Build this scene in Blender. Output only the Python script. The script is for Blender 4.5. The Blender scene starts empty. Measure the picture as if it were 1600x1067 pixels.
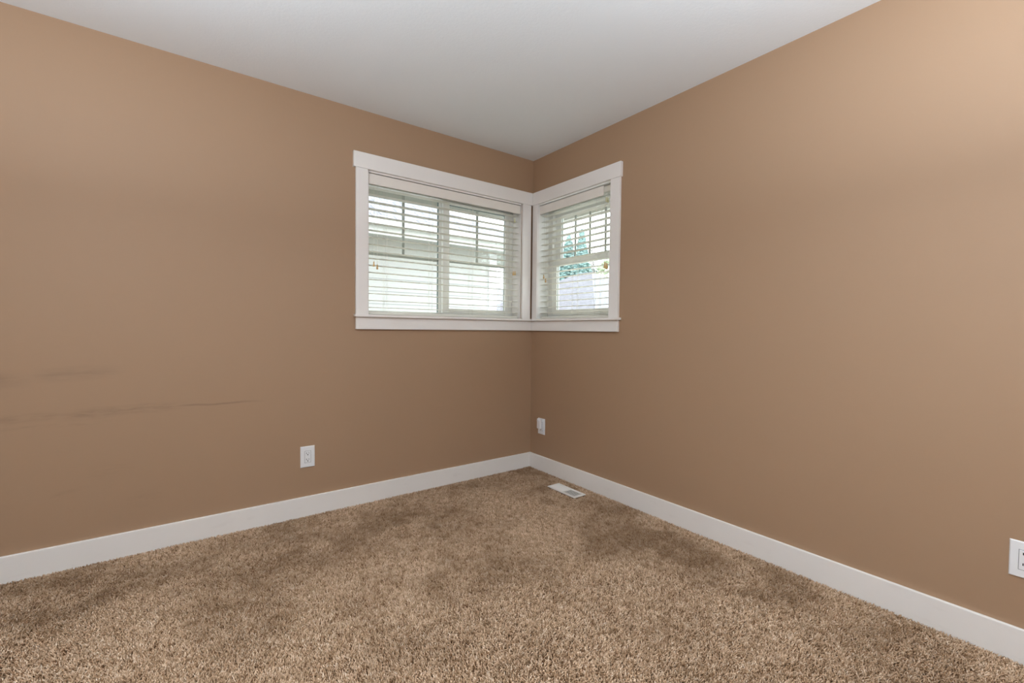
import bpy, bmesh, math, random
import numpy as np
from mathutils import Matrix, Vector
random.seed(7); rng = np.random.default_rng(7)
SC = bpy.context.scene; COL = SC.collection

# ------------------------------------------------------------------ camera
H = 2.44
CAM_F, PITCH, ROLL, YAW = 700.69, math.radians(-1.589), math.radians(0.612), math.radians(36.594)
CAM_POS = (-2.2668, -2.7913, 1.1087)
F = Vector((math.sin(YAW)*math.cos(PITCH), math.cos(YAW)*math.cos(PITCH), math.sin(PITCH)))
R = Vector((math.cos(YAW), -math.sin(YAW), 0)); U = R.cross(F)
R2 = R*math.cos(ROLL)+U*math.sin(ROLL); U2 = -R*math.sin(ROLL)+U*math.cos(ROLL)
cd = bpy.data.cameras.new('camera'); cam = bpy.data.objects.new('camera', cd); COL.objects.link(cam)
cd.sensor_width = 36; cd.sensor_fit = 'HORIZONTAL'; cd.lens = CAM_F/1600*36; cd.clip_start = .02; cd.clip_end = 300
M = Matrix((R2, U2, -F)).transposed().to_4x4(); M.translation = Vector(CAM_POS)
cam.matrix_world = M
SC.camera = cam

# ------------------------------------------------------------------ world, exposure, lights
SC.view_settings.view_transform = 'Standard'; SC.view_settings.look = 'None'
SC.view_settings.exposure = 0.0; SC.view_settings.gamma = 1.0; SC.view_settings.use_curve_mapping = False
W = bpy.data.worlds.new('overcast_sky'); SC.world = W; W.use_nodes = True
bg = W.node_tree.nodes['Background']
bg.inputs[0].default_value = (.93, .97, 1.0, 1); bg.inputs[1].default_value = 5.0      # bright overcast sky

# two added floor lamps, out of view, brighten the room: (x, y, upward watts, watts through the glowing bowl)
FILL_LAMPS = [(-1.3, -3.0, 36.5, 29.0), (-2.9, -1.8, 39.0, 20.5)]
FILL_TINT = (.875, 1.0, 1.13)

# ------------------------------------------------------------------ materials
def mat(name, col, rough=.5, spec=.5, metal=0, **k):
    m = bpy.data.materials.new(name); m.use_nodes = True
    b = m.node_tree.nodes['Principled BSDF']
    b.inputs['Base Color'].default_value = (*col, 1); b.inputs['Roughness'].default_value = rough
    b.inputs['Specular IOR Level'].default_value = spec; b.inputs['Metallic'].default_value = metal
    return m
def N(m, t, **k):
    n = m.node_tree.nodes.new(t)
    for a, v in k.items(): setattr(n, a, v)
    return n
def L(m, a, b): m.node_tree.links.new(a, b)
def pri(m): return m.node_tree.nodes['Principled BSDF']
def srgb(r, g, b): return tuple(((c/255+.055)/1.055)**2.4 if c > 10 else c/255/12.92 for c in (r, g, b))
def coords(m, scale=(1, 1, 1)):
    t = N(m, 'ShaderNodeTexCoord'); mp = N(m, 'ShaderNodeMapping'); mp.inputs['Scale'].default_value = scale
    L(m, t.outputs['Object'], mp.inputs[0]); return mp.outputs[0]
def noise(m, vec, scale, detail=2, rough=.5):
    n = N(m, 'ShaderNodeTexNoise'); n.inputs['Scale'].default_value = scale; n.inputs['Detail'].default_value = detail
    n.inputs['Roughness'].default_value = rough; L(m, vec, n.inputs['Vector']); return n.outputs['Fac']
def bump(m, h, strength, dist):
    b = N(m, 'ShaderNodeBump'); b.inputs['Strength'].default_value = strength; b.inputs['Distance'].default_value = dist
    L(m, h, b.inputs['Height']); L(m, b.outputs[0], pri(m).inputs['Normal']); return b
def ramp(m, fac, stops):
    r = N(m, 'ShaderNodeValToRGB'); e = r.color_ramp.elements
    while len(e) < len(stops): e.new(.5)
    for i, (p, c) in enumerate(stops): e[i].position = p; e[i].color = (*c, 1)
    L(m, fac, r.inputs[0]); return r.outputs[0]
def math_(m, op, a, b=None, clamp=False):
    n = N(m, 'ShaderNodeMath', operation=op, use_clamp=clamp)
    for i, v in enumerate((a, b)):
        if v is None: continue
        if isinstance(v, (int, float)): n.inputs[i].default_value = v
        else: L(m, v, n.inputs[i])
    return n.outputs[0]
def mixc(m, fac, a, b):
    n = N(m, 'ShaderNodeMix', data_type='RGBA')
    if isinstance(fac, (int, float)): n.inputs[0].default_value = fac
    else: L(m, fac, n.inputs[0])
    for i, v in ((6, a), (7, b)):
        if isinstance(v, tuple): n.inputs[i].default_value = (*v, 1)
        else: L(m, v, n.inputs[i])
    return n.outputs[2]

WALL_COL = (.372, .238, .146)
def wall_mat(name):
    m = mat(name, WALL_COL, .55, .35)
    v = coords(m)
    bump(m, noise(m, v, 260, 2), .08, .0015)
    return m
M_wall = wall_mat('tan_wall_paint')
# left wall: same paint with dark rub marks
M_wall_l = mat('tan_wall_paint_with_rub_marks', WALL_COL, .55, .35)
m = M_wall_l
v = coords(m); bump(m, noise(m, v, 260, 2), .08, .0015)
sx = N(m, 'ShaderNodeSeparateXYZ'); L(m, v, sx.inputs[0]); X, Z = sx.outputs[0], sx.outputs[2]
def streak(x0, x1, z0, slope, width, amp, nscale, thr=.45):
    dz = math_(m, 'SUBTRACT', Z, math_(m, 'ADD', math_(m, 'MULTIPLY', math_(m, 'SUBTRACT', X, x0), slope), z0))
    wob = noise(m, coords(m, (3, 1, 3)), 2.3, 2); dz = math_(m, 'ADD', dz, math_(m, 'MULTIPLY', math_(m, 'SUBTRACT', wob, .5), .02))
    g = math_(m, 'SUBTRACT', 1, math_(m, 'DIVIDE', math_(m, 'ABSOLUTE', dz), width), True)
    a = math_(m, 'MULTIPLY', math_(m, 'SUBTRACT', X, x0), 12, True); b = math_(m, 'MULTIPLY', math_(m, 'SUBTRACT', x1, X), 7, True)
    st = math_(m, 'MULTIPLY', math_(m, 'SUBTRACT', noise(m, coords(m, (1, 1, 6)), nscale, 5, .6), thr), 4, True)
    return math_(m, 'MULTIPLY', math_(m, 'MULTIPLY', math_(m, 'MULTIPLY', g, a), math_(m, 'MULTIPLY', b, st)), amp)
tot = None
for s in [(-3.1, -2.76, .872, 0, .045, .36, 7, .30), (-2.80, -2.46, .882, .03, .040, .26, 7, .28), (-3.1, -2.62, .695, .02, .026, .26, 12, .35),
          (-2.72, -2.22, .698, .025, .030, .34, 12, .34), (-2.30, -1.88, .705, -.012, .008, .40, 5, .2), (-2.9, -2.5, .66, .0, .010, .25, 12, .4),
          (-2.74, -2.60, .345, .15, .012, .35, 10, .3), (-2.62, -2.42, .42, .1, .05, .16, 12, .4), (-2.5, -2.3, .27, 0, .05, .18, 11, .4)]:
    k = streak(*s); tot = k if tot is None else math_(m, 'MAXIMUM', tot, k)
L(m, mixc(m, tot, WALL_COL, (.13, .085, .06)), pri(m).inputs['Base Color'])

M_ceil = mat('white_ceiling_paint', (.81, .83, .835), .8, .2)
bump(M_ceil, noise(M_ceil, coords(M_ceil), 90, 3, .6), .25, .003)
M_trim = mat('white_trim_paint', (.80, .765, .73), .32, .45)
M_base = mat('white_baseboard_paint', (.80, .765, .72), .34, .45)
m = M_base
sc_ = noise(m, coords(m, (2, 2, 6)), 4, 5, .6)
L(m, mixc(m, math_(m, 'MULTIPLY', math_(m, 'SUBTRACT', sc_, .60), 1.1, True), (.80, .765, .72), (.55, .50, .45)), pri(m).inputs['Base Color'])
M_vinyl = mat('white_vinyl', (.84, .84, .80), .4, .4)
M_blind = mat('cream_blind_slat', (.88, .86, .79), .45, .4)
_m = M_blind; _t = N(_m, 'ShaderNodeBsdfTranslucent'); _t.inputs[0].default_value = (.85, .83, .72, 1); _x = N(_m, 'ShaderNodeMixShader'); _x.inputs[0].default_value = .25
L(_m, pri(_m).outputs[0], _x.inputs[1]); L(_m, _t.outputs[0], _x.inputs[2]); L(_m, _x.outputs[0], _m.node_tree.nodes['Material Output'].inputs[0])
M_valance = mat('cream_blind_valance', (.78, .73, .67), .45, .4)
bump(M_valance, noise(M_valance, coords(M_valance, (2, 2, 40)), 12, 3), .1, .001)
M_cord = mat('white_cord', (.75, .74, .68), .8, .2)
M_tassel = mat('maple_tassel', srgb(205, 170, 115), .45, .4)
M_tassel_c = mat('cream_tassel', srgb(205, 200, 160), .45, .4)
M_plate = mat('white_plastic', (.78, .78, .78), .3, .5)
M_slot = mat('black_slot', (.006, .006, .006), .9, .05)
M_gap = mat('grey_shadow_gap', (.18, .18, .18), .7, .2)
M_muntin = mat('pale_grille_bar', (.42, .45, .41), .5, .3)
M_gasket = mat('dark_gasket', (.20, .24, .23), .5, .3)
M_reg = mat('cream_register_enamel', (.80, .77, .72), .3, .5)
M_regdark = mat('register_duct', (.22, .20, .18), .8, .2)
M_sub = mat('brown_carpet_backing', srgb(88, 66, 48), .95, .05)

def glass_mat():
    m = bpy.data.materials.new('window_glass'); m.use_nodes = True; nt = m.node_tree
    nt.nodes.remove(nt.nodes['Principled BSDF']); out = nt.nodes['Material Output']
    t = N(m, 'ShaderNodeBsdfTransparent'); t.inputs[0].default_value = (.965, .985, .975, 1)
    g = N(m, 'ShaderNodeBsdfGlossy'); g.inputs['Roughness'].default_value = .02; g.inputs[0].default_value = (.9, 1, .98, 1)
    lw = N(m, 'ShaderNodeLayerWeight'); lw.inputs['Blend'].default_value = .5      # Schlick-like, same from both sides of the pane
    fac = math_(m, 'ADD', math_(m, 'MULTIPLY', math_(m, 'POWER', lw.outputs['Facing'], 4), .6), .03)
    x = N(m, 'ShaderNodeMixShader'); L(m, fac, x.inputs[0]); L(m, t.outputs[0], x.inputs[1]); L(m, g.outputs[0], x.inputs[2])
    L(m, x.outputs[0], out.inputs[0]); return m
M_glass = glass_mat()

# carpet yarn: colour per tuft plus broad brushed patches and corner shade painted into the colour
M_carpet = mat('brown_carpet_yarn', (.3, .2, .14), .95, .05)
m = M_carpet
at = N(m, 'ShaderNodeAttribute', attribute_name='tone'); 
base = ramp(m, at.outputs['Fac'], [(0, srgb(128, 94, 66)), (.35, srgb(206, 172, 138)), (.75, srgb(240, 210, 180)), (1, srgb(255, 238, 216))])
wn = N(m, 'ShaderNodeAttribute', attribute_name='brushed_shade')
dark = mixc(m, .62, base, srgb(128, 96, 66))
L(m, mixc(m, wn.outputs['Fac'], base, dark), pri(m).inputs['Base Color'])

# exterior
M_siding = mat('pale_siding', (.50, .51, .50), .7, .2)
m = M_siding
sz = N(m, 'ShaderNodeSeparateXYZ'); L(m, coords(m), sz.inputs[0])
fr = math_(m, 'FRACT', math_(m, 'DIVIDE', sz.outputs[2], .155))
L(m, mixc(m, math_(m, 'LESS_THAN', fr, .07), (.50, .51, .50), (.31, .32, .32)), pri(m).inputs['Base Color'])
bump(m, fr, .4, .012)
M_frieze = mat('grey_frieze_paint', (.50, .505, .48), .7, .2)
M_soffit = mat('grey_soffit_paint', (.40, .405, .38), .8, .2)
M_gutter = mat('pale_gutter_metal', (.66, .68, .66), .45, .4)
M_white_ext = mat('white_exterior_trim', (.70, .71, .72), .5, .3)
def shingle_mat(name, ax, light, dark):
    m = mat(name, light, .9, .15)
    b = N(m, 'ShaderNodeTexBrick'); b.offset = .5
    b.inputs['Scale'].default_value = 1.0; b.inputs['Brick Width'].default_value = .30; b.inputs['Row Height'].default_value = .14
    b.inputs['Mortar Size'].default_value = .008; b.inputs['Color1'].default_value = (*light, 1)
    b.inputs['Color2'].default_value = (*[c*.78 for c in light], 1); b.inputs['Mortar'].default_value = (*dark, 1)
    sp = N(m, 'ShaderNodeSeparateXYZ'); L(m, coords(m), sp.inputs[0]); cb = N(m, 'ShaderNodeCombineXYZ')
    L(m, sp.outputs['XYZ'.index(ax)], cb.inputs[0]); L(m, math_(m, 'MULTIPLY', sp.outputs[2], 2.1), cb.inputs[1]); L(m, cb.outputs[0], b.inputs['Vector'])
    n = noise(m, coords(m, (1, 1, 3)), 7, 4, .7)
    L(m, mixc(m, math_(m, 'MULTIPLY', math_(m, 'SUBTRACT', n, .55), 5, True), b.outputs['Color'], dark), pri(m).inputs['Base Color'])
    return m
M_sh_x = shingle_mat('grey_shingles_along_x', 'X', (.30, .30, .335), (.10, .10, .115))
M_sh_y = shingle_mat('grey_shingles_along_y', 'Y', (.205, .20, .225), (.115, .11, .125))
M_grass = mat('pale_gravel', (.42, .42, .39), .95, .1)
M_grass2 = M_grass
def leaf_mat(name, c1, c2):
    m = mat(name, c1, .8, .1); n = noise(m, coords(m), 3.0, 4, .7)
    L(m, mixc(m, math_(m, 'MULTIPLY', math_(m, 'SUBTRACT', n, .4), 4, True), c1, c2), pri(m).inputs['Base Color']); return m
M_conifer = leaf_mat('blue_green_needles', (.15, .24, .235), (.27, .38, .36))
M_dark_leaf = leaf_mat('dark_evergreen_foliage', (.07, .12, .105), (.14, .21, .18))
M_light_leaf = leaf_mat('pale_green_foliage', (.34, .40, .27), (.55, .60, .46))
M_bark = mat('grey_bark', (.28, .26, .25), .9, .1)

# ------------------------------------------------------------------ mesh helpers
def bx(bm, x0, x1, y0, y1, z0, z1, bev=0, seg=2, mi=0):
    t = bmesh.new()
    bmesh.ops.create_cube(t, size=1)
    for v in t.verts: v.co = Vector(((x0+x1)/2+v.co.x*(x1-x0), (y0+y1)/2+v.co.y*(y1-y0), (z0+z1)/2+v.co.z*(z1-z0)))
    if bev: bmesh.ops.bevel(t, geom=t.edges[:], offset=bev, segments=seg, profile=.5, affect='EDGES')
    for f in t.faces: f.material_index = mi
    join(bm, t)
def join(bm, t, mx=None):
    if mx is not None: t.transform(mx)
    me = bpy.data.meshes.new('tmp'); t.to_mesh(me); t.free(); bm.from_mesh(me); bpy.data.meshes.remove(me)
def cyl(bm, p0, p1, r0, r1=None, n=12, mi=0):
    r1 = r0 if r1 is None else r1; p0, p1 = Vector(p0), Vector(p1); d = p1-p0
    t = bmesh.new(); bmesh.ops.create_cone(t, cap_ends=True, segments=n, radius1=r0, radius2=r1, depth=d.length)
    q = Vector((0, 0, 1)).rotation_difference(d.normalized())
    for f in t.faces: f.material_index = mi
    join(bm, t, Matrix.Translation((p0+p1)/2) @ q.to_matrix().to_4x4())
def lathe(bm, prof, c, n=16):
    """prof: list of (r, z) from bottom to top, around vertical axis at c"""
    rings = []
    for r, z in prof:
        rings.append([bm.verts.new((c[0]+max(r, 1e-4)*math.cos(2*math.pi*i/n), c[1]+max(r, 1e-4)*math.sin(2*math.pi*i/n), c[2]+z)) for i in range(n)])
    for a, b in zip(rings, rings[1:]):
        for i in range(n): bm.faces.new((a[i], a[(i+1) % n], b[(i+1) % n], b[i]))
    bm.faces.new(rings[0][::-1]); bm.faces.new(rings[-1])
def obj(name, bm, ms, parent=None, smooth=False, **props):
    me = bpy.data.meshes.new(name); bm.normal_update(); bm.to_mesh(me); bm.free()
    for mm in (ms if isinstance(ms, (list, tuple)) else [ms]): me.materials.append(mm)
    if smooth:
        for p in me.polygons: p.use_smooth = True
    o = bpy.data.objects.new(name, me); COL.objects.link(o)
    if parent is not None:
        o.parent = parent; o.matrix_parent_inverse = Matrix.Translation(parent.location).inverted() if parent.rotation_euler.z == 0 else parent.matrix_basis.inverted()
    for k, v in props.items(): o[k] = v
    return o
def empty(name, loc, **props):
    o = bpy.data.objects.new(name, None); COL.objects.link(o); o.location = loc; o.empty_display_size = .05
    for k, v in props.items(): o[k] = v
    return o
def box_obj(name, dims, m, parent=None, bev=0, **props):
    bm = bmesh.new(); bx(bm, *dims, bev=bev); return obj(name, bm, m, parent, **props)

# ------------------------------------------------------------------ room shell
XB, YB = -3.5, -3.9          # the far ends of the room behind the camera
T = .20                      # wall thickness (deep window jambs)
LX0, LX1, LZ0, LZ1 = -1.319, -.117, 1.190, 2.084       # left window opening
RY0, RY1 = -.806, -.072                                # right window opening
def struct(name, bm, m, **k): return obj(name, bm, m, kind='structure', **k)
bm = bmesh.new()
for d in [(XB-T, LX0, 0, H), (LX1, T, 0, H), (LX0, LX1, 0, LZ0), (LX0, LX1, LZ1, H)]: bx(bm, d[0], d[1], 0, T, d[2], d[3])
struct('wall_left', bm, M_wall_l, label='tan painted wall with the wider window and dark rub marks')
bm = bmesh.new()
for d in [(YB-T, RY0, 0, H), (RY1, 0, 0, H), (RY0, RY1, 0, LZ0), (RY0, RY1, LZ1, H)]: bx(bm, 0, T, d[0], d[1], d[2], d[3])
struct('wall_right', bm, M_wall, label='tan painted wall with the narrower window')
bm = bmesh.new(); bx(bm, XB, 0, YB-T, YB, 0, H); struct('wall_back', bm, M_wall)
bm = bmesh.new(); bx(bm, XB-T, XB, YB-T, 0, 0, H); struct('wall_side', bm, M_wall)
bm = bmesh.new(); bx(bm, XB-T, T, YB-T, T, H, H+.1); struct('ceiling', bm, M_ceil, label='white lightly textured ceiling')
bm = bmesh.new(); bx(bm, XB-T, T, YB-T, T, -.1, 0); struct('floor', bm, M_sub)
BT, BH = .015, .122
bm = bmesh.new(); bx(bm, XB+BT, 0, -BT, 0, 0, BH, .0025); struct('baseboard_left', bm, M_base)
bm = bmesh.new(); bx(bm, -BT, 0, YB+BT, -BT, 0, BH, .0025); struct('baseboard_right', bm, M_base)
bm = bmesh.new(); bx(bm, XB, 0-BT, YB, YB+BT, 0, BH, .0025); struct('baseboard_back', bm, M_base)
bm = bmesh.new(); bx(bm, XB, XB+BT, YB+BT, 0, 0, BH, .0025); struct('baseboard_side', bm, M_base)

# ------------------------------------------------------------------ windows
# Built in a wall-local frame: a = along the wall, d = depth outwards (negative into the room), z up.
def mapper(which):
    if which == 'L': return lambda a0, a1, d0, d1, z0, z1: (a0, a1, d0, d1, z0, z1)
    return lambda a0, a1, d0, d1, z0, z1: (d0, d1, a0, a1, z0, z1)
def wpart(name, which, dims_list, m, parent, bev=.0015, **k):
    bm = bmesh.new(); mp = mapper(which)
    for d in dims_list: bx(bm, *mp(*d), bev=bev)
    return obj(name, bm, m, parent, **k)

FD0, FD1 = .105, .175       # vinyl frame depth range
w1 = empty('window_1', (-.72, 0, LZ0), kind='structure', label='wide white framed sliding window left of the corner')
wpart('head_casing', 'L', [(-1.413, -.0005, -.022, 0, 2.083, 2.178)], M_trim, w1)
wpart('side_casing', 'L', [(-1.398, -1.3235, -.018, 0, 1.190, 2.083)], M_trim, w1)
wpart('side_casing', 'L', [(-.112, -.032, -.018, 0, 1.190, 2.083)], M_trim, w1)
wpart('window_sill', 'L', [(-1.407, -.0005, -.036, .004, 1.174, 1.190), (LX0, LX1, .004, FD0+.02, 1.174, 1.1905)], M_trim, w1)
wpart('apron', 'L', [(-1.397, -.0005, -.018, 0, 1.098, 1.174)], M_trim, w1)
wpart('jamb', 'L', [(LX0-.0, LX0+.004, -.002, FD0+.02, LZ0, LZ1), (LX1-.004, LX1, -.002, FD0+.02, LZ0, LZ1), (LX0, LX1, -.002, FD0+.02, LZ1-.012, LZ1)], M_trim, w1, bev=0)
a0, a1, z0, z1 = LX0+.004, LX1-.004, LZ0, LZ1-.012
wpart('window_frame', 'L', [(a0, a0+.030, FD0, FD1, z0, z1), (a1-.030, a1, FD0, FD1, z0, z1), (a0+.030, a1-.030, FD0, FD1, z0, z0+.030), (a0+.030, a1-.030, FD0, FD1, z1-.045, z1)], M_vinyl, w1)
# fixed pane (left, outer track) and sliding sash (right, inner track)
s = empty('fixed_sash', (-1.02, .15, 1.6)); s.parent = w1; s.matrix_parent_inverse = Matrix.Translation(w1.location).inverted()
wpart('sash_frame', 'L', [(-.755, -.722, .145, .172, z0+.03, z1-.045)], M_vinyl, s)
wpart('gasket', 'L', [(-.7585, -.755, .150, .166, z0+.03, z1-.045), (a0+.03, -.7585, .150, .166, z1-.0485, z1-.045)], M_gasket, s, bev=0)
wpart('glass_pane', 'L', [(a0+.028, -.752, .158, .161, z0+.028, z1-.043)], M_glass, s, bev=0)
wpart('muntin', 'L', [(-1.029, -1.011, .1565, .1625, 1.607, z1-.045), (a0+.03, -.755, .1565, .1625, 1.589, 1.607)], M_muntin, s, bev=0)
s = empty('sliding_sash', (-.43, .13, 1.6)); s.parent = w1; s.matrix_parent_inverse = Matrix.Translation(w1.location).inverted()
gz0, gz1 = 1.253, 2.004
wpart('sash_frame', 'L', [(-.738, -.686, .112, .142, z0+.031, z1-.046), (-.184, a1-.031, .112, .142, z0+.031, z1-.046), (-.686, -.184, .112, .142, z0+.031, gz0), (-.686, -.184, .112, .142, gz1, z1-.046)], M_vinyl, s)
wpart('gasket', 'L', [(-.686, -.6835, .118, .138, gz0, gz1), (-.1865, -.184, .127, .134, gz0, gz1), (-.6835, -.1875, .118, .138, gz1-.003, gz1)], M_gasket, s, bev=0)
wpart('glass_pane', 'L', [(-.690, -.180, .129, .132, gz0-.004, gz1+.004)], M_glass, s, bev=0)
wpart('muntin', 'L', [(-.449, -.431, .1275, .1335, 1.607, gz1), (-.686, -.184, .1275, .1335, 1.589, 1.607)], M_muntin, s, bev=0)

w2 = empty('window_2', (0, -.43, LZ0), kind='structure', label='narrow white framed hung window right of the corner')
wpart('head_casing', 'R', [(-.899, -.0225, -.022, 0, 2.083, 2.178)], M_trim, w2)
wpart('side_casing', 'R', [(-.889, -.812, -.018, 0, 1.190, 2.083)], M_trim, w2)
wpart('side_casing', 'R', [(-.076, -.0185, -.018, 0, 1.190, 2.083)], M_trim, w2)
wpart('window_sill', 'R', [(-.904, -.0365, -.036, .004, 1.174, 1.190), (RY0, RY1, .004, FD0+.02, 1.174, 1.1905)], M_trim, w2)
wpart('apron', 'R', [(-.889, -.0185, -.018, 0, 1.098, 1.174)], M_trim, w2)
wpart('jamb', 'R', [(RY0, RY0+.004, -.002, FD0+.02, LZ0, LZ1), (RY1-.004, RY1, -.002, FD0+.02, LZ0, LZ1), (RY0, RY1, -.002, FD0+.02, LZ1-.012, LZ1)], M_vinyl, w2, bev=0)
b0, b1 = RY0+.004, RY1-.004
wpart('window_frame', 'R', [(b0, b0+.02, FD0, FD1, z0, z1), (b1-.045, b1, FD0, FD1, z0, z1), (b0+.02, b1-.045, FD0, FD1, z0, z0+.03), (b0+.02, b1-.045, FD0, FD1, z1-.04, z1)], M_vinyl, w2)
s = empty('upper_sash', (.15, -.45, 1.8)); s.parent = w2; s.matrix_parent_inverse = Matrix.Translation(w2.location).inverted()
uz0, uz1 = 1.655, 1.995
wpart('sash_frame', 'R', [(-.179, b1-.046, .141, .168, 1.615, z1-.041), (b0+.021, -.760, .141, .168, 1.615, z1-.041), (-.760, -.179, .141, .168, 1.615, uz0), (-.760, -.179, .141, .168, uz1, z1-.041)], M_vinyl, s)
wpart('gasket', 'R', [(-.1815, -.179, .1505, .1565, uz0, uz1)], M_gasket, s, bev=0)
wpart('glass_pane', 'R', [(-.764, -.175, .152, .155, uz0-.004, uz1+.004)], M_glass, s, bev=0)
mb = [(y-.008, y+.008, .1505, .1565, uz0, uz1) for y in (-.326, -.476, -.626)]
wpart('muntin', 'R', mb+[(-.760, -.179, .1508, .1562, 1.836, 1.850)], M_muntin, s, bev=0)
s = empty('lower_sash', (.13, -.45, 1.4)); s.parent = w2; s.matrix_parent_inverse = Matrix.Translation(w2.location).inverted()
lz0, lz1 = 1.262, 1.603
wpart('sash_frame', 'R', [(-.168, b1-.046, .110, .138, z0+.031, 1.645), (b0+.021, -.765, .110, .138, z0+.031, 1.645), (-.765, -.168, .110, .138, z0+.031, lz0), (-.765, -.168, .110, .138, lz1, 1.645)], M_vinyl, s)
wpart('gasket', 'R', [(-.1705, -.168, .1205, .1265, lz0, lz1)], M_gasket, s, bev=0)
wpart('glass_pane', 'R', [(-.769, -.164, .122, .125, lz0-.004, lz1+.004)], M_glass, s, bev=0)
bm = bmesh.new(); bx(bm, .095, .112, -.50, -.455, 1.645, 1.655, .002); obj('sash_lock', bm, M_vinyl, s)

# ------------------------------------------------------------------ blinds
PITCHZ = .0444; ZS = 1.2365
def slat_bm(which, a0, a1, zc):
    """a 50 mm faux-wood slat, slightly crowned, 3 mm thick"""
    bm = bmesh.new(); n = 6; d0, w = .020, .050; mp = mapper(which)
    top, bot = [[], []], [[], []]
    for e, a in enumerate((a0, a1)):
        for i in range(n+1):
            u = i/n; d = d0+w*u; c = .0016*(1-(2*u-1)**2); th = .0029 if 0 < i < n else .0018
            for lst, z in ((top, zc+c+th/2), (bot, zc+c-th/2)):
                co = (a, d, z) if which == 'L' else (d, a, z)
                lst[e].append(bm.verts.new(co))
    for i in range(n):
        bm.faces.new((top[0][i], top[1][i], top[1][i+1], top[0][i+1])); bm.faces.new((bot[0][i+1], bot[1][i+1], bot[1][i], bot[0][i]))
    for i in (0, n): bm.faces.new((top[0][i], bot[0][i], bot[1][i], top[1][i]))
    for e in (0, 1):
        bm.faces.new(top[e]+bot[e][::-1])
    bmesh.ops.recalc_face_normals(bm, faces=bm.faces[:])
    return bm
def P3(which, a, d, z): return (a, d, z) if which == 'L' else (d, a, z)
def make_blind(which, a0, a1, val, ladders, tassels, label, nsl=18):
    mid = (a0+a1)/2; t = empty('window_blind', P3(which, mid, .045, 1.192), label=label, category='blind', group='horizontal blinds in the corner windows')
    bm = bmesh.new(); mp = mapper(which)
    bx(bm, *mp(val[0], val[1], .003, .012, 2.004, 2.068), bev=.002)
    obj('valance', bm, M_valance, t)
    bm = bmesh.new(); bx(bm, *mp(a0, a1, .018, .070, 2.026, 2.066), bev=.002); obj('head_rail', bm, M_blind, t)
    for i in range(nsl):
        obj('slat', slat_bm(which, a0, a1, ZS+PITCHZ*i), M_blind, t, smooth=False)
    bm = bmesh.new(); bx(bm, *mp(a0, a1, .020, .070, 1.1925, 1.2095), bev=.004); obj('bottom_rail', bm, M_blind, t)
    for a in ladders:
        bm = bmesh.new()
        for d in (.0185, .0715):
            for off in (-.004, .004): cyl(bm, P3(which, a+off, d, 1.205), P3(which, a+off, d, 2.028), .0007, n=6)
        for i in range(nsl):
            z = ZS+PITCHZ*i-.002
            cyl(bm, P3(which, a-.004, .0185, z), P3(which, a-.004, .0715, z), .0005, n=5)
        obj('ladder_cord', bm, M_cord, t)
    for (a, d, z, kind) in tassels:
        bm = bmesh.new(); cyl(bm, P3(which, a, d, z+.012), P3(which, a, d, 2.006), .0008, n=6)
        co = obj('pull_cord', bm, M_cord, t)
        bm = bmesh.new(); s = 1.0 if kind != 2 else 1.3
        lathe(bm, [(.0035*s, -.016*s), (.0062*s, -.013*s), (.0058*s, -.004*s), (.0036*s, .006*s), (.0045*s, .012*s), (.0022*s, .016*s)], P3(which, a, d, z))
        obj('tassel', bm, M_tassel_c if kind == 1 else M_tassel, co, smooth=True)
    return t
make_blind('L', -1.310, -.127, (-1.313, -.123), (-1.19, -.868, -.545, -.222),
           [(-1.2825, -.004, 1.507, 0), (-1.2605, -.004, 1.491, 0), (-.186, .004, 1.540, 0), (-.174, -.002, 1.541, 0), (-.181, .000, 1.945, 1)],
           'wide cream horizontal blind with open slats in the left window')
make_blind('R', -.797, -.082, (-.734, -.080), (-.17, -.44, -.66),
           [(-.146, -.004, 1.515, 0), (-.168, -.004, 1.484, 0), (-.764, -.004, 1.537, 2), (-.774, .004, 1.530, 2), (-.768, -.004, 1.967, 1), (-.776, .004, 1.962, 1)],
           'narrow cream horizontal blind with open slats in the right window')

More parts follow.
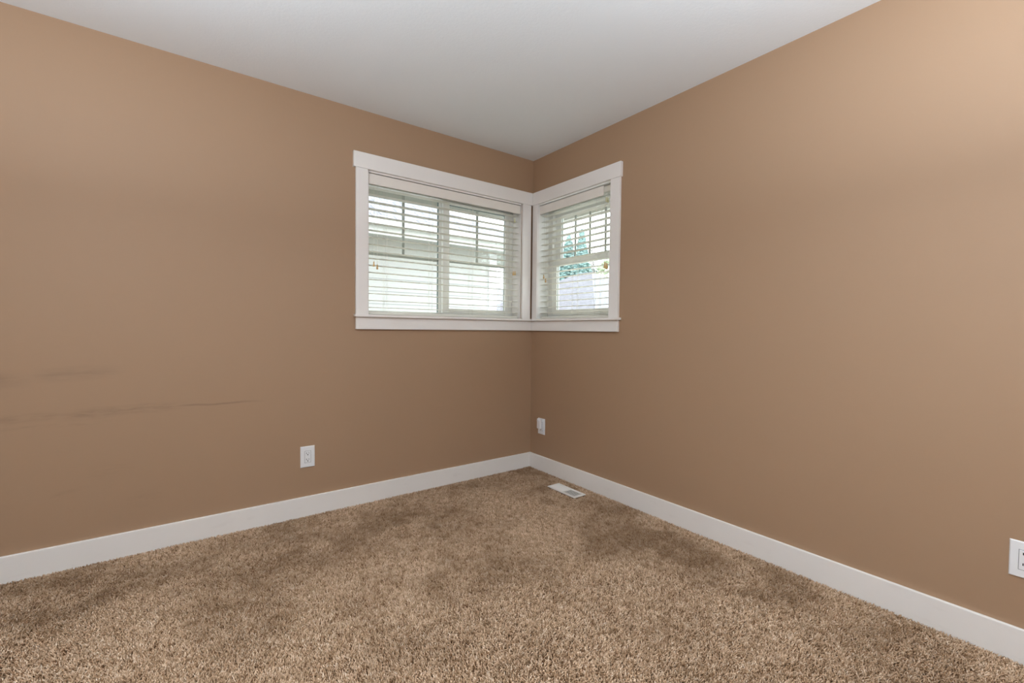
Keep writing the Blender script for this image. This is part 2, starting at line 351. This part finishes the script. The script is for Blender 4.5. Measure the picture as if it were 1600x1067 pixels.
# ------------------------------------------------------------------ electrical outlets
def make_outlet(loc, rz, label):
    """plate built facing -Y at the origin, then turned"""
    t = empty('electrical_outlet', loc, label=label, category='outlet', group='white wall outlets')
    def add(name, bm, m, parent=t, **k):
        me = bpy.data.meshes.new(name); bm.normal_update(); bm.to_mesh(me); bm.free(); me.materials.append(m)
        o = bpy.data.objects.new(name, me); COL.objects.link(o); o.parent = parent
        for kk, vv in k.items(): o[kk] = vv
        return o
    bm = bmesh.new(); w, h = .078, .1225
    vs = []
    for (s, y) in ((1, 0), (1, -.0025), (.93, -.0058)):
        ww, hh = w/2-(1-s)*w/2, h/2-(1-s)*w/2
        vs.append([bm.verts.new(c) for c in ((-ww, y, -hh), (ww, y, -hh), (ww, y, hh), (-ww, y, hh))])
    for A, B in zip(vs, vs[1:]):
        for i in range(4): bm.faces.new((A[i], A[(i+1) % 4], B[(i+1) % 4], B[i]))
    bm.faces.new(vs[-1]); bm.faces.new(vs[0][::-1])
    pl = add('cover_plate', bm, M_plate)
    bm = bmesh.new(); bx(bm, -.0175, .0175, -.0062, -.0030, -.0345, .0345); add('seam', bm, M_gap, label='grey shadow line around the socket face')
    bm = bmesh.new(); bx(bm, -.0163, .0163, -.0075, -.0035, -.0332, .0332, .0012); face = add('socket_face', bm, M_plate)
    for zc in (.0185, -.0175):
        bm = bmesh.new(); bx(bm, -.0078, -.0052, -.0079, -.0070, zc-.001, zc+.0075); bx(bm, .0050, .0070, -.0079, -.0070, zc, zc+.0068)
        cyl(bm, (0, -.0079, zc-.0065), (0, -.0070, zc-.0065), .0030, n=12)
        add('slots', bm, M_slot, face, label='dark plug slots')
    for z in (.048, -.048):
        bm = bmesh.new(); cyl(bm, (0, -.0062, z), (0, -.0050, z), .0028, n=12); add('screw', bm, M_plate)
    t.rotation_euler.z = rz
    return t
make_outlet((-1.671, 0, .353), 0, 'white outlet on the left wall below the wide window')
make_outlet((0, -.139, .353), -math.pi/2, 'white outlet beside the room corner with an adapter plugged in')
make_outlet((0, -2.634, .354), -math.pi/2, 'white outlet at the far right above the baseboard, cut by the edge')

t = empty('plug_in_adapter', (-.008, -.137, .378), label='small white rounded adapter plugged into the corner outlet', category='adapter')
bm = bmesh.new(); bx(bm, -.034, -.0125, -.158, -.116, .336, .416, .008, 4); obj('body', bm, M_plate, t, smooth=True)
bm = bmesh.new(); cyl(bm, (-.040, -.137, .40), (-.033, -.137, .40), .011, .012, 18); obj('dial', bm, M_plate, t)
bm = bmesh.new(); bx(bm, -.0125, -.0079, -.150, -.124, .350, .385); obj('plug', bm, M_plate, t)

# ------------------------------------------------------------------ floor register
t = empty('floor_register', (-.156, -.587, 0), label='white metal floor vent in the carpet near the corner', category='vent')
x0, x1, y0, y1, zt = -.210, -.103, -.7205, -.4535, .0165
bm = bmesh.new()
for d in [(x0, x1, y0, y0+.020), (x0, x1, y1-.020, y1), (x0, x0+.018, y0+.018, y1-.018), (x1-.018, x1, y0+.018, y1-.018), (x0+.016, x1-.016, -.592, -.583)]:
    bx(bm, d[0], d[1], d[2], d[3], .011, zt, .0015)
obj('rim', bm, M_reg, t)
bm = bmesh.new(); bx(bm, x0+.012, x1-.012, y0+.012, y1-.012, .002, .006); obj('duct_opening', bm, M_regdark, t)
def louvre(y, tilt, wdt):
    bm = bmesh.new(); bx(bm, x0+.016, x1-.016, -wdt/2, wdt/2, -.0005, .0005)
    bm.transform(Matrix.Translation((0, y, .0125)) @ Matrix.Rotation(tilt, 4, 'X')); return bm
k = 10
for i in range(k):
    obj('louvre', louvre(-.4735-.0110*(i+.5), math.radians(20), .0128), M_reg, t)
    obj('louvre', louvre(-.592-.0108*(i+.5), math.radians(-16), .0104), M_reg, t)

# ------------------------------------------------------------------ carpet pile (real tufts)
def carpet():
    sp = .0046
    xs = np.arange(XB+BT+.003, -BT-.001, sp); ys = np.arange(YB+BT+.003, -BT-.001, sp)
    gx, gy = np.meshgrid(xs, ys); x = gx.ravel(); y = gy.ravel(); n = len(x)
    x = x+rng.uniform(-.5, .5, n)*sp; y = y+rng.uniform(-.5, .5, n)*sp
    x = np.clip(x, XB+BT+.001, -BT-.0015); y = np.clip(y, YB+BT+.001, -BT-.0015)
    keep = ~((x > -.2105) & (x < -.1025) & (y > -.721) & (y < -.453)); x, y = x[keep], y[keep]; n = len(x)
    def vn(s, seed):
        r = np.random.default_rng(seed); g = r.random((701, 701)); u = (x-XB)/s; v = (y-YB)/s
        i = np.floor(u).astype(int) % 700; j = np.floor(v).astype(int) % 700; a = u-np.floor(u); b = v-np.floor(v)
        a = a*a*(3-2*a); b = b*b*(3-2*b)
        return g[i, j]*(1-a)*(1-b)+g[i+1, j]*a*(1-b)+g[i, j+1]*(1-a)*b+g[i+1, j+1]*a*b
    wx = x+.30*(vn(.22, 21)-.5)+.10*(vn(.06, 22)-.5); wy = y+.30*(vn(.22, 23)-.5)+.10*(vn(.06, 24)-.5)
    brushed_shade = .75*np.clip((vn(.42, 25)*.6+vn(.15, 26)*.4-.52)*3.0, 0, 1)
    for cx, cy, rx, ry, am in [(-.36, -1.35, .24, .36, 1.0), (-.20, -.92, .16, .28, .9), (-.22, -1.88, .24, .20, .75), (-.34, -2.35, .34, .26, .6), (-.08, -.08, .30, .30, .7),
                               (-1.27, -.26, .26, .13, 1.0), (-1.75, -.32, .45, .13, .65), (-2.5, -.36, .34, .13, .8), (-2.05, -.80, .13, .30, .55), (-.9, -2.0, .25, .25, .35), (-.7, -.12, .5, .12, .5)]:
        brushed_shade = np.maximum(brushed_shade, am*np.clip(1.5-1.15*np.sqrt(((wx-cx)/rx)**2+((wy-cy)/ry)**2), 0, 1))
    for a0_, a1_ in (((-.62, -1.95), (-.16, -1.62)), ((-1.0, -2.15), (-.62, -1.95))):      # pale vacuum stripe
        ax, ay = a0_; dx, dy = a1_[0]-ax, a1_[1]-ay; q = np.clip(((x-ax)*dx+(y-ay)*dy)/(dx*dx+dy*dy), 0, 1)
        brushed_shade = brushed_shade*(1-.8*np.exp(-(((wx-ax-q*dx)**2+(wy-ay-q*dy)**2)/.055**2)))
    mott = .5*vn(.045, 31)+.3*vn(.018, 32)+.2*vn(.09, 33)
    brushed_shade = np.clip(brushed_shade*.85*(.35+1.35*mott)+.7*np.clip(mott-.50, 0, 1)+.30*np.exp(-np.hypot(x, y)/.55), 0, 1)  # last term paints the shade toward the room corner into the pile
    fleck = .5*vn(.0135, 34)+.5*vn(.007, 35)
    clump = vn(.055, 3)*.5+vn(.12, 5)*.5
    h = .0135*(.72+.4*rng.random(n))*(.86+.28*clump)*(.80+.40*fleck)
    br = .0034*(.8+.5*rng.random(n))
    ang = rng.uniform(0, 2*np.pi, n); lean = .35+.55*rng.random(n)
    lay = 2*np.pi*vn(.6, 11); lx = np.cos(ang)*lean*.95+np.cos(lay)*.2; ly = np.sin(ang)*lean*.95+np.sin(lay)*.2
    th = rng.uniform(0, 2*np.pi, n)
    V = np.empty((n, 7, 3), np.float32)
    for k in range(3):
        a = th+k*2*np.pi/3
        V[:, k, 0] = x+br*.7*np.cos(a); V[:, k, 1] = y+br*.7*np.sin(a); V[:, k, 2] = .001
        a = a+.9
        V[:, 3+k, 0] = x+br*.62*np.cos(a)+lx*h*.5; V[:, 3+k, 1] = y+br*.62*np.sin(a)+ly*h*.5; V[:, 3+k, 2] = h*.62
    V[:, 6, 0] = x+lx*h; V[:, 6, 1] = y+ly*h; V[:, 6, 2] = h
    V[:, :, 0] = np.clip(V[:, :, 0], XB+BT+.0003, -BT-.0005); V[:, :, 1] = np.clip(V[:, :, 1], YB+BT+.0003, -BT-.0005)
    tri = []
    for k in range(3):
        j = (k+1) % 3; tri += [(k, j, 3+j), (k, 3+j, 3+k), (3+k, 3+j, 6)]
    tri = np.array(tri, np.int32); F_ = (tri[None]+(np.arange(n, dtype=np.int32)*7)[:, None, None]).reshape(-1)
    me = bpy.data.meshes.new('carpet'); me.vertices.add(n*7); me.vertices.foreach_set('co', V.ravel())
    nf = n*9; me.loops.add(nf*3); me.loops.foreach_set('vertex_index', F_)
    me.polygons.add(nf); me.polygons.foreach_set('loop_start', np.arange(nf, dtype=np.int32)*3)
    try: me.polygons.foreach_set('loop_total', np.full(nf, 3, np.int32))
    except Exception: pass
    me.update(calc_edges=True)
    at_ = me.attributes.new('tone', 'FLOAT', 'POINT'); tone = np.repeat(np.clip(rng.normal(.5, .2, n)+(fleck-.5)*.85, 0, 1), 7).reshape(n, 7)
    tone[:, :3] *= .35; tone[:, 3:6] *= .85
    at_.data.foreach_set('value', tone.ravel().astype(np.float32))
    aw = me.attributes.new('brushed_shade', 'FLOAT', 'POINT'); aw.data.foreach_set('value', np.repeat(brushed_shade, 7).astype(np.float32))
    me.polygons.foreach_set('use_smooth', np.ones(nf, bool))
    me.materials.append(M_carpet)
    o = bpy.data.objects.new('carpet', me); COL.objects.link(o)
    o['label'] = 'brown cut pile carpet with darker brushed patches'; o['category'] = 'carpet'; o['kind'] = 'stuff'
carpet()

# ------------------------------------------------------------------ added fill lamps, unseen (behind and beside the camera)
for (lx, ly, up, glow), lab in zip(FILL_LAMPS, ('added fill light in the shape of a torchiere, behind the camera on the right', 'added fill light in the shape of a torchiere, beside the camera on the left')):
    t = empty('added_floor_lamp', (lx, ly, .014), label=lab, category='fill_lamp')
    bm = bmesh.new(); lathe(bm, [(.13, 0), (.13, .012), (.11, .022), (.02, .03)], (lx, ly, .0145), 32); obj('base', bm, M_plate, t)
    bm = bmesh.new(); cyl(bm, (lx, ly, .04), (lx, ly, 1.50), .011, n=16); obj('pole', bm, M_plate, t)
    bm = bmesh.new(); lathe(bm, [(.03, 0), (.11, .03), (.17, .09), (.20, .17), (.19, .17), (.16, .095), (.10, .04), (.0, .02)], (lx, ly, 1.50), 40)
    me_ = mat('added_glowing_bowl', (.8, .8, .8), .4, .4); b = pri(me_)
    b.inputs['Emission Color'].default_value = (*FILL_TINT, 1); b.inputs['Emission Strength'].default_value = glow/(math.pi*.30)
    obj('bowl', bm, me_, t, smooth=True)
    ld = bpy.data.lights.new('fill_light', 'AREA'); ld.shape = 'DISK'; ld.size = .30; ld.energy = up; ld.color = FILL_TINT
    lo = bpy.data.objects.new('fill_light', ld); COL.objects.link(lo); lo.location = (lx, ly, 1.69); lo.rotation_euler = (math.pi, 0, 0)

# ------------------------------------------------------------------ outside
def poly(bm, pts, mi=0):
    f = bm.faces.new([bm.verts.new(p) for p in pts]); f.material_index = mi; return f
GZ = -.75
bm = bmesh.new(); bx(bm, -30, 60, -30, 60, GZ-.2, GZ); obj('ground', bm, M_grass, kind='structure')
# eave of this house above the two windows
bm = bmesh.new()
bx(bm, -4.2, .62, T, .62, 2.165, 2.18); bx(bm, T, .62, -4.2, T, 2.165, 2.18)
obj('roof_soffit', bm, M_soffit, kind='structure')
bm = bmesh.new()
bx(bm, -4.2, .63, .60, .63, 2.115, 2.30); bx(bm, .60, .63, -4.2, .60, 2.115, 2.30)
obj('roof_fascia', bm, M_gutter, kind='structure')
bm = bmesh.new(); bx(bm, -4.2, .62, T, .62, 2.29, 2.33); bx(bm, T, .62, -4.2, T, 2.29, 2.33)
obj('roof_deck', bm, M_soffit, kind='structure')

def hip_roof(bm, x0, x1, y0, y1, z, m):
    """closed hip roof over an eave rectangle; material 0 = faces sloping in y, 1 = faces sloping in x"""
    w, d = x1-x0, y1-y0; hgt = m*min(w, d)/2; e = min(w, d)/2
    if w >= d: A, B = (x0+e, (y0+y1)/2, z+hgt), (x1-e, (y0+y1)/2, z+hgt)
    else: A, B = ((x0+x1)/2, y0+e, z+hgt), ((x0+x1)/2, y1-e, z+hgt)
    c = [(x0, y0, z), (x1, y0, z), (x1, y1, z), (x0, y1, z)]
    if w >= d:
        poly(bm, [c[0], c[1], B, A], 0); poly(bm, [c[1], c[2], B], 1); poly(bm, [c[2], c[3], A, B], 0); poly(bm, [c[3], c[0], A], 1)
    else:
        poly(bm, [c[0], c[1], A], 0); poly(bm, [c[1], c[2], B, A], 1); poly(bm, [c[2], c[3], B], 0); poly(bm, [c[3], c[0], A, B], 1)
    poly(bm, c[::-1], 0)
def house(loc, ext, eave, wall, ze, m, label, zs=None, corner=None, extra=True):
    x0, x1, y0, y1 = eave; wx0, wx1, wy0, wy1 = wall
    t = empty('house', ((wx0+wx1)/2, (wy0+wy1)/2, GZ), label=label, category='house')
    bm = bmesh.new(); bx(bm, wx0, wx1, wy0, wy1, GZ, ze-.12); obj('wall', bm, M_siding, t)
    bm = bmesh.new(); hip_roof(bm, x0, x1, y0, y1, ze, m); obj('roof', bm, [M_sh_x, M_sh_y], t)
    bm = bmesh.new(); bx(bm, x0+.03, x1-.03, y0+.03, y1-.03, ze-.125, ze-.11); obj('soffit', bm, M_soffit, t)
    bm = bmesh.new()
    for d in [(x0, x1, y0, y0+.03), (x0, x1, y1-.03, y1), (x0, x0+.03, y0+.03, y1-.03), (x1-.03, x1, y0+.03, y1-.03)]: bx(bm, *d, ze-.145, ze)
    obj('fascia', bm, M_gutter, t)
    bm = bmesh.new()
    for d in [(x0-.09, x1+.09, y0-.09, y0), (x0-.09, x0, y0, y1), (x1, x1+.09, y0, y1)]: bx(bm, *d, ze-.06, ze+.03, .01)
    obj('gutter', bm, M_gutter, t)
    bm = bmesh.new()
    for d in [(wx0-.02, wx1+.02, wy0-.02, wy0), (wx1, wx1+.02, wy0, wy1), (wx0-.02, wx0, wy0, wy1)]: bx(bm, *d, ze-.36, ze-.125)
    obj('frieze_board', bm, M_frieze, t)
    bm = bmesh.new()
    bx(bm, wx0-.022, wx0+.102, wy0-.028, wy0, GZ, ze-.125); obj('corner_board', bm, M_white_ext, t)
    bm = bmesh.new(); bx(bm, wx1-.102, wx1+.028, wy0-.028, wy0, GZ, ze-.125)
    obj('corner_board', bm, M_white_ext, t)
    return t
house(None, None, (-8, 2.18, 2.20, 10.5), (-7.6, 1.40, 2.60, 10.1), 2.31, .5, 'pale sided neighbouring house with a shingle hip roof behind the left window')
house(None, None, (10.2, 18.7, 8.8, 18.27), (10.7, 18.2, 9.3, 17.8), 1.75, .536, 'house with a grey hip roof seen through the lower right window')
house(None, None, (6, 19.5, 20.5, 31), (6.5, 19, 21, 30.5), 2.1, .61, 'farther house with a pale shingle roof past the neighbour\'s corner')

# trees
def conifer(loc, h, r, m, label, seed):
    t = empty('conifer_tree', loc, label=label, category='tree'); rr = random.Random(seed)
    bm = bmesh.new(); cyl(bm, loc, (loc[0], loc[1], loc[2]+h*.95), .18, .03, 8); obj('trunk', bm, M_bark, t)
    bm = bmesh.new()
    for i in range(1100):
        u = rr.random()**.8; z = loc[2]+h*(.15+.85*u); rad = r*(1-u)**.8*(.55+.6*rr.random())+.12; a = rr.uniform(0, 2*math.pi)
        c = Vector((loc[0], loc[1], z)); tip = c+Vector((math.cos(a)*rad, math.sin(a)*rad, -.15*rad+.1))
        w = .10+.14*rad; s = Vector((-math.sin(a), math.cos(a), 0))*w
        base = c.lerp(tip, .25); up = Vector((0, 0, .10+.08*rad)); mid = c.lerp(tip, .7)
        vs = [bm.verts.new(p) for p in (base, mid+s, tip, mid-s, mid+up, mid-up*.8)]
        for q in ((0, 1, 4), (1, 2, 4), (2, 3, 4), (3, 0, 4), (1, 0, 5), (2, 1, 5), (3, 2, 5), (0, 3, 5)): bm.faces.new([vs[k] for k in q])
    obj('foliage', bm, m, t)
def leafy(loc, h, r, m, label, seed, n=900, name='leafy_tree'):
    t = empty(name, loc, label=label, category='tree'); rr = random.Random(seed)
    bm = bmesh.new(); cyl(bm, loc, (loc[0], loc[1], loc[2]+h*.6), .2, .08, 8)
    for i in range(6):
        a = i*1.05; cyl(bm, (loc[0], loc[1], loc[2]+h*.35+.1*i), (loc[0]+math.cos(a)*r*.6, loc[1]+math.sin(a)*r*.6, loc[2]+h*.75), .06, .02, 6)
    obj('trunk', bm, M_bark, t); bm = bmesh.new()
    for i in range(n):
        while True:
            p = Vector((rr.uniform(-1, 1), rr.uniform(-1, 1), rr.uniform(-1, 1)))
            if .35 < p.length < 1: break
        p = Vector((p.x*r, p.y*r, p.z*h*.36))+Vector((loc[0], loc[1], loc[2]+h*.62)); s = .10+.16*rr.random()
        tt = bmesh.new(); bmesh.ops.create_icosphere(tt, subdivisions=1, radius=s)
        for v in tt.verts: v.co = Vector((v.co.x*rr.uniform(.6, 1.3), v.co.y*rr.uniform(.6, 1.3), v.co.z*rr.uniform(.4, .8)))
        join(bm, tt, Matrix.Translation(p) @ Matrix.Rotation(rr.uniform(0, 3), 4, 'X'))
    obj('foliage', bm, m, t)
conifer((27.0, 27.9, GZ), 10.6, 2.3, M_conifer, 'blue-green conifer on the left of the pair seen through the upper right window', 1)
conifer((21.5, 20.75, GZ), 9.1, 1.45, M_conifer, 'nearer and taller looking blue-green conifer on the right of the pair', 2)
leafy((31, 33.1, GZ), 9.0, 1.6, M_dark_leaf, 'dark evergreen behind the left slope of the grey hip roof', 10, 400, 'evergreen_tree')
leafy((31, 29.2, GZ), 8.7, 1.6, M_dark_leaf, 'dark evergreen behind the ridge of the grey hip roof', 11, 400, 'evergreen_tree')
leafy((21.5, 18.15, GZ), 7.0, .95, M_light_leaf, 'pale green leafy tree at the right side of the narrow window', 31, 350)
# bare twiggy tree
def bare(loc, h, label, seed):
    t = empty('bare_tree', loc, label=label, category='tree'); rr = random.Random(seed); bm = bmesh.new()
    def br(p, d, l, r, k):
        q = p+d*l; cyl(bm, p, q, r, r*.65, 5)
        if k == 0: return
        for _ in range(3 if k > 1 else 2):
            nd = (d+Vector((rr.uniform(-.6, .6), rr.uniform(-.6, .6), rr.uniform(-.1, .5)))).normalized(); br(q, nd, l*.72, r*.6, k-1)
    br(Vector(loc), Vector((0, 0, 1)), h*.36, .10, 5); obj('branches', bm, M_bark, t)
bare((24.6, 22.4, GZ), 8.7, 'thin bare twiggy tree right of the conifers', 5)
